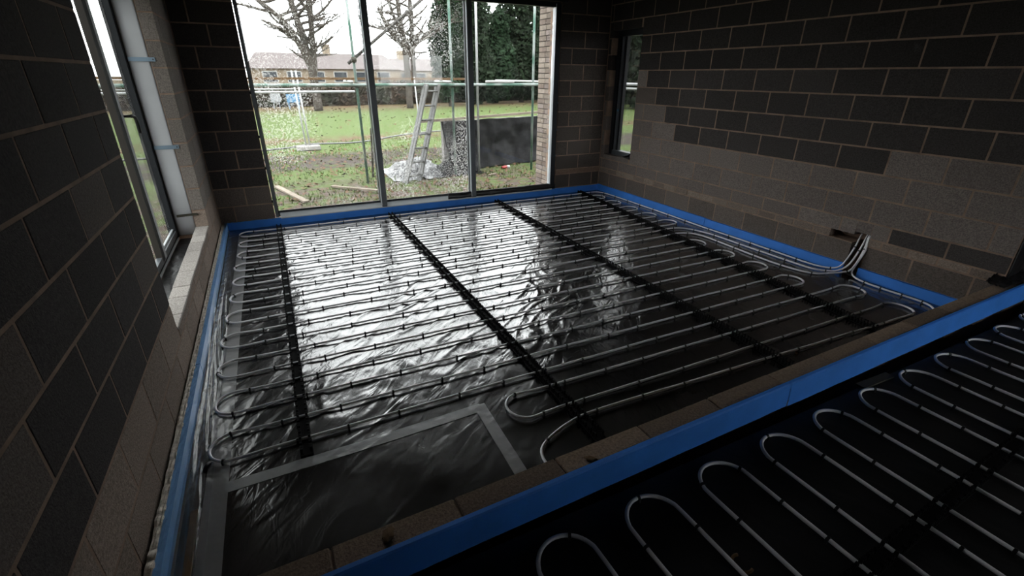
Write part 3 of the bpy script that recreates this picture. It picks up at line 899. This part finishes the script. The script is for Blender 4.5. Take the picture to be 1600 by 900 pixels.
# ---- left window reveal fittings
cc = MB().grid(lambda u, v: (-5.886-.160*u, -.990-.008*math.cos((u-.5)*2.6), .27+2.34*v), 10, 4).build('cavity_closer', M_white, smooth=True, solid=.008)
tag(cc, 'tall white cavity closer board between the left window and the block reveal', 'board')
for z, lab in ((1.915,'upper'), (1.14,'lower')):
    s_ = MB().box(-6.045,-5.84,-1.012,-1.008,z,z+.035).build('fixing_strap', M_strap)
    h_ = MB().tube([(-5.855,-1.0125,z+.0175),(-5.855,-1.016,z+.0175)], .006, 8).build('screw', M_clip); h_.parent = s_
    tag(s_, f'{lab} blue-grey steel strap screwed across the white board', 'strap', 'straps across the white board')
o = MB().obox((-6.02,-1.02,.478),(-5.835,-1.02,.482), .022, .020).build('wedge_stick', M_stick)
tag(o, 'dark wooden stick wedged across the foot of the white board', 'stick')
o = MB().grid(lambda u, v: (-5.885-.165*u, -3.5+2.49*v, .236+.012*noise.noise(Vector((u*4,v*20,1)))), 6, 60).build('cavity_sheet', M_blacksheet, smooth=True)  # dark sheet covers the mortar, making the cavity floor darker
tag(o, 'dark sheet over the floor of the cavity behind the left window sill', 'plastic film')

# ================================================================== OUTSIDE
GZ = -.10
g = MB().grid(lambda u, v: (-150+300*u, -120+300*v, GZ), 2, 2)
# keep the ground clear of the building
g = MB()
for a, b, c, d in ((-150,-6.3,-120,180),(4.2,150,-120,180),(-6.3,4.2,.2,180),(-6.3,4.2,-120,-9.7)):
    g.box(a, b, c, d, GZ-.3, GZ)
tag(g.build('ground', M_ground), kind='structure')

# brick pier at the right of the big window
pier = empty('brick_pier', (-.7, .33, GZ))
tag(pier, 'buff brick pier outside the right edge of the big window', 'pier')
def child(o, root):
    o.parent = root; o.matrix_parent_inverse = Matrix.Translation(root.location).inverted(); return o
child(MB().box(-.944,-.60,.206,.536,GZ,3.1).build('mortar_core', M_bmortar), pier)
z = GZ; k = 0
bcols = [(.20,.165,.135),(.17,.135,.11),(.23,.19,.16),(.15,.115,.095),(.19,.155,.14)]
while z < 3.0:
    cuts = (.10,.315,.54) if k % 2 == 0 else (.10,.345,.54)
    for a, b in zip(cuts[:-1], cuts[1:]):
        l = round(b-a-.010,3); key = (l,.065,'pier')
        if key not in BM: BM[key] = bevel_box_mesh('brick', .10, l, .065, M_brick, .003)
        child(inst('brick', BM[key], None, (-.95+rnd.uniform(-.0015,.0015), a+.005, z+.005), (0,0,0), jit(rnd.choice(bcols), .15)), pier)
    z += .075; k += 1

# scaffold
def tube_thing(name, a, b, r, m, label, cat='scaffold tube', grp='scaffold tubes'):
    o = MB().tube([a, b], r, 10).build(name, m, smooth=True); return tag(o, label, cat, grp)
SY = 2.65
tube_thing('scaffold_standard', (-3.46,SY,GZ), (-3.46,SY,5.2), .024, M_green, 'upright scaffold tube left of the left mullion')
tube_thing('scaffold_standard', (-1.67,SY,GZ), (-1.67,SY,5.2), .024, M_green, 'upright green scaffold tube in front of the black tarpaulin edge')
tube_thing('scaffold_standard', (.11,SY,GZ), (.11,SY,5.2), .024, M_green, 'upright green scaffold tube beside the brick pier')
tube_thing('scaffold_standard', (-1.10,SY+.1,GZ), (-1.10,SY+.1,5.2), .022, M_galv, 'pale upright tube standing in for a reflection just right of the right mullion')  # a reflection in the glass, built as a solid tube
tube_thing('scaffold_standard', (-3.24,SY+1.3,GZ), (-3.24,SY+1.3,5.4), .022, M_galv, 'pale thin upright scaffold tube against the sky beside the left mullion')
tube_thing('scaffold_ledger', (-7.5,SY-.05,1.645), (2.2,SY-.05,1.645), .027, M_green, 'long horizontal scaffold tube across the big window')
tube_thing('scaffold_ledger', (-7.5,SY+1.25,1.50), (-3.3,SY+1.25,1.50), .022, M_galv, 'lower horizontal scaffold tube seen through the left pane')
tube_thing('scaffold_brace', (-3.55,SY+.06,1.99), (-1.2,SY+.06,3.75), .026, M_oldsteel, 'slanting scaffold brace rising across the middle pane')
tube_thing('scaffold_ledger', (2.15,-8,1.66), (2.15,9,1.66), .026, M_galv, 'horizontal scaffold tube seen through the narrow right window, upper one')
tube_thing('scaffold_ledger', (2.15,-8,1.57), (2.15,9,1.57), .024, M_galv, 'horizontal scaffold tube seen through the narrow right window, lower one')
for x, lab in ((-3.56,'short scaffold cross tube under the brown board by the left upright'),(-1.77,'short scaffold cross tube under the brown board by the middle upright')):
    tube_thing('scaffold_transom', (x,SY-.2,1.699), (x,SY+.7,1.699), .024, M_galv, lab)
tube_thing('plastic_pipe', (-.98,SY-.05,1.699), (-.36,SY-.05,1.699), .026, M_whitepl, 'short white plastic pipe resting on the scaffold tube', 'pipe', None)
for x, z, lab in ((-3.46,1.645,'rusty scaffold clamp where the left upright meets the long tube'),(-1.67,1.645,'scaffold clamp where the middle upright meets the long tube'),(-3.46,2.05,'scaffold clamp where the slanting brace meets the left upright')):
    m = MB().tube([(x-.04,SY-.03,z),(x+.04,SY-.03,z)], .04, 8); m.tube([(x,SY-.0,z-.045),(x,SY-.0,z+.045)], .036, 8)
    tag(m.build('scaffold_clamp', M_stick), lab, 'clamp', 'scaffold clamps')
o = MB().obox((-7.5,SY+.35,1.745),(-1.2,SY+.35,1.745), .22, .038).build('scaffold_board', M_brownwood)
tag(o, 'brown scaffold board just above the long horizontal tube', 'board')
# ladder
lad = empty('ladder', (-2.6,2.3,GZ)); tag(lad, 'aluminium extension ladder leaning on the scaffold tube', 'ladder')
A0, A1 = Vector((-2.80,2.30,GZ)), Vector((-2.205,2.50,1.66))
B0, B1 = Vector((-2.50,2.42,GZ)), Vector((-1.955,2.56,1.66))
nrm = (A1-A0).cross(B0-A0).normalized()
for off in (0, .075):
    for a, b in ((A0,A1),(B0,B1)):
        child(MB().obox(a+nrm*off, b+nrm*off, .065, .028, up=nrm.cross(b-a)).build('stile', M_ladder), lad)
    for k in range(7):
        t = (k+.5)/7
        child(MB().tube([A0.lerp(A1,t)+nrm*off, B0.lerp(B1,t)+nrm*off], .015, 8).build('rung', M_ladder, smooth=True), lad)
# tarpaulin wall with timber capping
T0, T1 = Vector((-1.75,3.22)), Vector((2.4,4.12))
def tarp(u, v):
    p = T0.lerp(T1, u); n = Vector((T1.y-T0.y, -(T1.x-T0.x))).normalized()
    z = GZ+(1.03)*v
    bulge = .05*noise.noise(Vector((u*6, v*2, 1))) + .03*noise.noise(Vector((u*17, v*5, 4))) + .20*(1-v)**3
    if u < .18: bulge += .35*(1-v)*(1-u/.18)
    q = p + n*bulge
    return (q.x, q.y, z+.02*noise.noise(Vector((u*9,v,0))))
o = MB().grid(tarp, 80, 30).build('tarpaulin', M_tarp, smooth=True, solid=.006)
tag(o, 'black tarpaulin hung down a low wall behind the right pane', 'tarpaulin')
o = MB().obox((-3.1,4.35,.30+.13),(2.5,4.4,1.07), .10, .03).build('x', M_timber_out) if False else MB().obox((T0.x-.55,T0.y-.17,.955),(T1.x,T1.y-.06,1.05), .05, .05).build('timber_capping', M_timber_out)
tag(o, 'pale timber batten capping the black tarpaulin', 'timber')
o = MB().box(-2.0,2.4,0,.1,GZ,.9).build('support_wall', M_plain); o.location = (.35,3.95,0); o.rotation_euler = (0,0,math.atan2(T1.y-T0.y,T1.x-T0.x))
tag(o, 'low wall standing behind the black tarpaulin', 'wall')
def heap(cx, cy, rx_, ry, hh, seed):
    def fn(u, v):
        x = (u-.5)*2; y = (v-.5)*2
        e = max(0, 1-x*x*.9-y*y*.9)
        n = noise.noise(Vector((x*2.3+seed, y*2.3, 1)))
        n2 = 1-2*abs(noise.noise(Vector((x*3.5+seed, y*3.5, 5))))
        return (cx+x*rx_+.08*n, cy+y*ry+.08*n2, GZ+.01+hh*e*(.35+.5*max(0,n2)+.4*n) + .01)
    return MB().grid(fn, 44, 34)
o = heap(-2.35,3.25,.62,.75,.34,3).build('plastic_sheet', M_outfilm, smooth=True); tag(o, 'crumpled clear polythene sheet heaped behind the ladder', 'plastic sheet')
o = heap(-1.50,3.0,.50,.42,.36,9).build('plastic_sheet', M_tarp, smooth=True); tag(o, 'black plastic sheet spilling off the tarpaulin beside the right mullion', 'plastic sheet')
o = MB().box(-.22,.22,-.05,.05,0,.215).build('loose_block', M_concrete); o.location = (-1.42,3.35,GZ+.01); o.rotation_euler = (0,0,.4)
tag(o, 'grey block standing among the plastic beside the upright tube', 'block')
can = empty('drink_can', (-.36,2.98,GZ+.035)); tag(can, 'crushed red and white can lying on the grass', 'can')
child(MB().tube([(-.46,2.96,GZ+.035),(-.34,2.99,GZ+.035)], .034, 10).build('body', M_red, smooth=True), can)
child(MB().tube([(-.34,2.99,GZ+.035),(-.26,3.01,GZ+.035)], .036, 10).build('end', M_whitepl, smooth=True), can)
for a, b, w, lab in (((-5.06,2.95,GZ+.03),(-4.66,1.47,GZ+.03),.09,'pale timber plank on the ground at the left end of the window'),
                   ((-4.14,2.52,GZ+.03),(-3.45,1.72,GZ+.05),.06,'pale timber batten on the ground below the left mullion'),
                   ((-1.05,2.34,GZ+.02),(-.83,2.45,GZ+.02),.05,'short timber offcut on the grass in front of the tarpaulin')):
    tag(MB().obox(a, b, w, .03).build('timber_plank', M_timber_out), lab, 'timber', 'timber on the ground outside')
o = MB().tube([(-3.25,3.22,GZ),(-3.20,3.15,.86)], .022, 7).build('wooden_stake', M_stick); tag(o, 'dark wooden stake behind the left mullion', 'stake')
o = MB().tube(smoothpath([(-9,6.9,GZ+.10),(-5.08,7.65,GZ+.08),(-4.0,7.9,GZ+.14),(-2.6,8.5,GZ+.06),(-.8,9.5,GZ+.12),(1.5,10.5,GZ+.1)],5), .025, 6).build('barrier_rail', M_ladder, smooth=True)
tag(o, 'long grey rail lying low across the lawn', 'rail')
fen = empty('temporary_fence', (-4.1,7.7,GZ)); tag(fen, 'temporary fence post pair standing in a concrete foot on the lawn', 'fence')
for x in (-4.14,-4.04):
    child(MB().tube([(x,7.7,GZ),(x-.06,7.7,1.9)], .021, 8).build('fence_post', M_galv, smooth=True), fen)
child(MB().tube([(-8.2,7.55,1.46),(-4.2,7.7,1.46)], .016, 6).build('fence_rail', M_galv, smooth=True), fen)
bmf = bevel_box_mesh('fence_foot', .62, .24, .14, M_concrete, .03); child(inst('fence_foot', bmf, None, (-4.40,7.58,GZ)), fen)
o = MB().tube([(-.5,9.2,GZ),(-.58,9.2,1.75)], .02, 8).build('lone_fence_post', M_galv, smooth=True); tag(o, 'lone pale fence post on the lawn behind the ladder', 'fence')

# blue and grey boards by the hedge
o = MB().box(-3.65,-2.95,26,26.06,.27,.73).box(-3.6,-3.54,26,26.06,GZ,.3).box(-3.06,-3.0,26,26.06,GZ,.3).build('site_board', M_blue); tag(o, 'blue board on legs in front of the hedge', 'board')
o = MB().box(-4.5,-3.95,26.1,26.16,.30,.80).box(-4.4,-4.35,26.1,26.16,GZ,.3).box(-4.1,-4.05,26.1,26.16,GZ,.3).build('site_board', M_greybin); tag(o, 'pale grey board on legs in front of the hedge', 'board')

# ---- foliage
def leaves(n, fn, size, rr):
    m = MB()
    for _ in range(n):
        c = fn(rr)
        a = Vector((rr.gauss(0,1), rr.gauss(0,1), rr.gauss(0,1))).normalized(); b = a.orthogonal().normalized()
        t = size*rr.uniform(.6,1.4)
        m.quad(c, a*t*.5, b*t*.32)
    return m
def hedge(name, a, b, w, h, m, label, n, seed, size=.22):
    rr = random.Random(seed); a = Vector(a); b = Vector(b); d = (b-a).normalized(); s = Vector((-d.y,d.x))
    root = empty(name, ((a.x+b.x)/2,(a.y+b.y)/2,GZ)); tag(root, label, 'hedge')
    core = MB().obox((*a,GZ+h*.44),(*b,GZ+h*.44), w*.7, h*.86).build('twigs', M_bark); child(core, root)
    def fn(r):
        t = r.random(); p = a.lerp(b,t)+s*(r.uniform(-.5,.5)*w)
        top = h*(1+.18*noise.noise(Vector((t*30,seed,0))))
        return Vector((p.x,p.y,GZ+.05+top*r.random()**.8))
    o = leaves(n, fn, size, rr).build('foliage', m); child(o, root); return root
hedge('hedge', (-14,28), (3,29.6), 1.6, 1.10, M_hedge, 'low dark hedge in front of the house', 9000, 1)
hedge('hedge', (3,29.6), (24,34), 2.0, 1.35, M_hedge, 'brown hedge along the lawn behind the ladder and tarpaulin', 10000, 2)
hedge('hedge', (-30,-20), (-26,32), 3, 2.0, M_hedge, 'tall hedge far off to the left of the building', 7000, 3, .4)
hedge('hedge', (16,-6), (25,30), 3, 1.9, M_hedge, 'hedge far off to the right of the building', 7000, 4, .4)

def bare_tree(name, base, limbs, r, label, seed, levels=3, spread=.6):
    """limbs: list of polylines (x, z offsets in the tree's own frame) that leave the trunk"""
    rr = random.Random(seed); base = Vector(base)
    root = empty(name, base); tag(root, label, 'tree', 'bare winter trees')
    trunk = MB(); br = MB(); tw = MB()
    def grow(p, d, l, rad, lev):
        if rad < .012: rad = .012
        pts = [p]; q = Vector(p); dd = Vector(d); n = 4
        for k in range(n):
            dd = (dd + Vector((rr.gauss(0,.16), rr.gauss(0,.16), .05+rr.gauss(0,.10)))).normalized()
            q = q + dd*(l/n); pts.append(q.copy())
        rads = [max(.011, rad*(1-.45*k/n)) for k in range(n+1)]
        (br if lev < 2 else tw).tube(pts, rads, 6 if lev < 2 else 3, caps=False)
        if lev >= levels: return
        for c in range(rr.choice((3,4))):
            t = rr.randint(1,4)
            ax = Vector((rr.gauss(0,1), rr.gauss(0,1), rr.gauss(0,.5))).normalized()
            grow(pts[t], (dd*.75+ax*spread).normalized(), l*rr.uniform(.5,.8), rads[t]*.62, lev+1)
    for li, limb in enumerate(limbs):
        P = smoothpath([(base.x+x, base.y+yy, base.z+z) for x, yy, z in limb], 5); n = len(P)
        R0 = r if li == 0 else r*.78
        (trunk if li == 0 else br).tube(P, [R0*(1-.55*k/(n-1)) for k in range(n)], 8)
        for k in range(3 if li == 0 else 2, n-1):
            if P[k].z-base.z < 2.5: continue
            for c in range(1):
                ax = Vector((rr.choice((-1,1))*rr.uniform(.5,1), rr.gauss(0,.6), rr.uniform(.0,.8))).normalized()
                grow(P[k], ax, rr.uniform(1.0,2.0), r*.32, 1)
    child(trunk.build('trunk', M_bark, smooth=True), root); child(br.build('branches', M_bark, smooth=True), root)
    t = tw.build('twigs', M_bark); child(t, root); t['kind'] = 'stuff'
    return root
bare_tree('bare_tree', (-2.15,24,GZ), [[(0,0,0),(-.02,0,1.5),(-.08,0,2.5),(-.30,0,4.0),(-.62,0,5.8),(-.8,0,8.5)],[(-.02,0,1.7),(.14,.1,2.6),(.26,.1,4.2),(.42,.1,6.0),(.5,.1,8.5)],[(-.05,0,2.2),(-.5,-.1,3.4),(-1.3,-.2,4.6),(-2.4,-.2,5.5)]], .25, 'big bare forked tree in front of the house', 11)
bare_tree('bare_tree', (3.3,24.5,GZ), [[(0,0,0),(0,0,2),(-.08,0,3.8),(-.25,0,5.5),(-.3,0,8.5)],[(0,0,2.8),(.8,.2,3.7),(1.7,.3,4.1)],[(-.05,0,3.4),(-.8,.1,4.2),(-1.4,.1,5.4)]], .22, 'slim bare tree behind the slanting brace', 5)
bare_tree('bare_tree', (6.9,36,GZ), [[(0,0,0),(0,0,3),(.1,0,6),(0,0,10)],[(0,0,3.5),(-1.0,.2,5.5),(-1.8,.3,8)]], .25, 'distant bare tree left of the evergreens', 23, 3)
bare_tree('bare_tree', (-14,20,GZ), [[(0,0,0),(0,0,3),(.1,0,6),(0,0,10)],[(0,0,3),(1.0,.2,5),(1.8,.3,8)]], .3, 'bare tree far to the left of the lawn', 31, 3)
bare_tree('bare_tree', (-20,8,GZ), [[(0,0,0),(0,0,3),(.1,0,6),(0,0,10)],[(0,0,3),(1.0,.2,5),(1.8,.3,8)]], .3, 'bare tree beyond the left window', 37, 3)

def evergreen(base, parts, trunk, m, label, n, seed, size=.3):
    rr = random.Random(seed)
    root = empty('evergreen_tree', base); tag(root, label, 'tree', 'evergreen trees')
    child(MB().tube(smoothpath(trunk,5), [.20]*(5*(len(trunk)-1)+1), 8).build('trunk', M_bark, smooth=True), root)
    tot = sum(p[3]*p[4]*p[5] for p in parts)
    def fn(r):
        q = r.random()*tot
        for p in parts:
            q -= p[3]*p[4]*p[5]
            if q <= 0: break
        d = Vector((r.gauss(0,1), r.gauss(0,1), r.gauss(0,1))).normalized()*(r.random()**.33)
        k = 1+.25*noise.noise(d*2+Vector((seed,0,0)))
        return Vector((p[0]+d.x*p[3]*k, p[1]+d.y*p[4]*k, p[2]+d.z*p[5]*k))
    child(leaves(n, fn, size, rr).build('foliage', m), root)
    return root
evergreen((6.2,25.5,GZ), [(6.1,25.5,3.4,1.0,1.0,3.2),(6.6,25.5,6.5,1.0,1.0,2.2)], [(6.4,25.5,GZ),(6.3,25.5,2),(5.9,25.4,4),(5.7,25.3,7)], M_ivy2, 'ivy-covered leaning tree just left of the right mullion', 7000, 1, .20)
evergreen((8.6,27,GZ), [(8.4,27,2.6,1.7,1.5,2.6),(8.3,27,5.6,1.5,1.4,2.2)], [(8.5,27,GZ),(8.5,27,3),(8.4,27,6)], M_ivy, 'dark evergreen tree just right of the right mullion', 11000, 2, .22)
evergreen((10.8,28,GZ), [(10.8,28,2.3,1.6,1.5,2.3),(10.9,28,4.6,1.0,1.0,1.5)], [(10.8,28,GZ),(10.8,28,2),(10.9,28,5)], M_ivy2, 'dark green evergreen filling the middle of the right pane', 9000, 3, .22)
evergreen((13.2,28.5,GZ), [(13.2,28.5,2.6,1.9,1.6,2.6),(13.0,28.5,6.2,1.6,1.4,2.6)], [(13.2,28.5,GZ),(13.2,28.5,3),(13.0,28.5,7)], M_ivy, 'tall evergreen beside the brick pier', 11000, 4, .22)
evergreen((16.5,30,GZ), [(16.5,30,3.0,2.2,2,3.0),(16.5,30,7,1.9,1.8,2.8)], [(16.5,30,GZ),(16.5,30,3),(16.5,30,7)], M_ivy2, 'evergreen tree hidden mostly behind the brick pier', 8000, 5, .28)
evergreen((17,19,GZ), [(17,19,3.4,2.6,2.6,3.4),(17.2,19,7,2.0,2,2.5)], [(17,19,GZ),(17,19,3),(17.2,19,7)], M_ivy, 'evergreen tree seen through the narrow right window', 8000, 6, .28)
evergreen((20,24,GZ), [(20,24,3.4,2.6,2.6,3.4),(20,24,7,2.2,2,2.5)], [(20,24,GZ),(20,24,3),(20,24,7)], M_ivy2, 'evergreen tree behind the one seen through the narrow window', 8000, 7, .3)
for k, (x, y, lab) in enumerate(((8.4,33,'thin bare trunk among the evergreens, left one'),(9.9,31,'thin bare trunk among the evergreens, right one'))):
    o = MB().tube(smoothpath([(x,y,GZ),(x+.1,y,3),(x-.05,y,6),(x+.1,y,9)],4), .10, 6).build('tree_trunk', M_bark, smooth=True); tag(o, lab, 'tree')

# ---- house
def house(y, x0, x1, eave, ridge, hip0, hip1, label, nwin, chim):
    root = empty('bungalow', ((x0+x1)/2, y, GZ)); tag(root, label, 'house')
    child(MB().box(x0, x1, y, y+8, GZ, eave).build('wall', M_render), root)
    m = MB(); n = 0
    m.v += [(x0-.4,y-.4,eave),(x1+.4,y-.4,eave),(x1+.4,y+8.4,eave),(x0-.4,y+8.4,eave),(x0-.4+hip0,y+4,ridge),(x1+.4-hip1,y+4,ridge)]
    m.f += [(0,1,5,4),(1,2,5),(2,3,4,5),(3,0,4),(3,2,1,0)]
    child(m.build('roof', M_roof), root)
    for cx_ in chim:
        child(MB().box(cx_-.4,cx_+.4,y+3.4,y+4.6,ridge-.8,ridge+.95).build('chimney', M_render), root)
    for k in range(nwin):
        xa = x0+1.2+k*(x1-x0-1.6)/nwin
        f = child(MB().box(xa,xa+1.5,y-.05,y,.95,eave-.25).build('window', M_whitepl), root)
        p = child(MB().box(xa+.08,xa+1.42,y-.07,y-.05,1.03,eave-.33).build('pane', M_pane_dark), f)
house(55, -5.6, 10.6, 2.35, 4.05, 1.3, 1.5, 'long cream bungalow with grey roof beyond the hedge', 6, (2.9,))
house(62, 10.5, 20, 2.3, 3.9, 2, 2, 'second bungalow half hidden by the evergreens', 3, (13.5,))

# ---- fallen leaves
rr = random.Random(99); lm = MB()
for _ in range(4200):
    if rr.random() < .72: x, y = rr.uniform(-6,2.2), .7+rr.random()**1.5*7
    else: x, y = rr.uniform(-9,14), rr.uniform(8,27)
    if -1 < x and y < .7: continue
    a = rr.uniform(0,6.28); t = rr.uniform(.016,.034)*(1+y*.04)
    u = Vector((math.cos(a),math.sin(a),rr.gauss(0,.35))).normalized(); v = Vector((-math.sin(a),math.cos(a),rr.gauss(0,.35))).normalized()
    lm.quad((x,y,GZ+.012+rr.random()*.02), u*t, v*t*.6)
o = lm.build('fallen_leaves', M_leaf); tag(o, 'scattered brown fallen leaves on the lawn outside', 'leaves', kind='stuff')
# ---- grass tufts near the building
gm = MB()
for _ in range(9000):
    x, y = rr.uniform(-6,2.2), .6+rr.random()**1.3*9
    d = noise.noise(Vector((x*.9, y*.9, 3)))
    if d < -.12: continue
    a = rr.uniform(0,6.28); hh = rr.uniform(.03,.075); u = Vector((math.cos(a),math.sin(a),0))*.012
    n = len(gm.v); tip = Vector((x+rr.gauss(0,.02), y+rr.gauss(0,.02), GZ+hh))
    gm.v += [(x-u.x,y-u.y,GZ),(x+u.x,y+u.y,GZ),tuple(tip)]; gm.f.append((n,n+1,n+2))
M_grass = mat('grass_blade', (.10,.14,.045), .9, .1, var=.3, vscale=3)
o = gm.build('grass', M_grass); tag(o, 'thin tufts of grass on the ground outside the window', 'grass', kind='stuff')
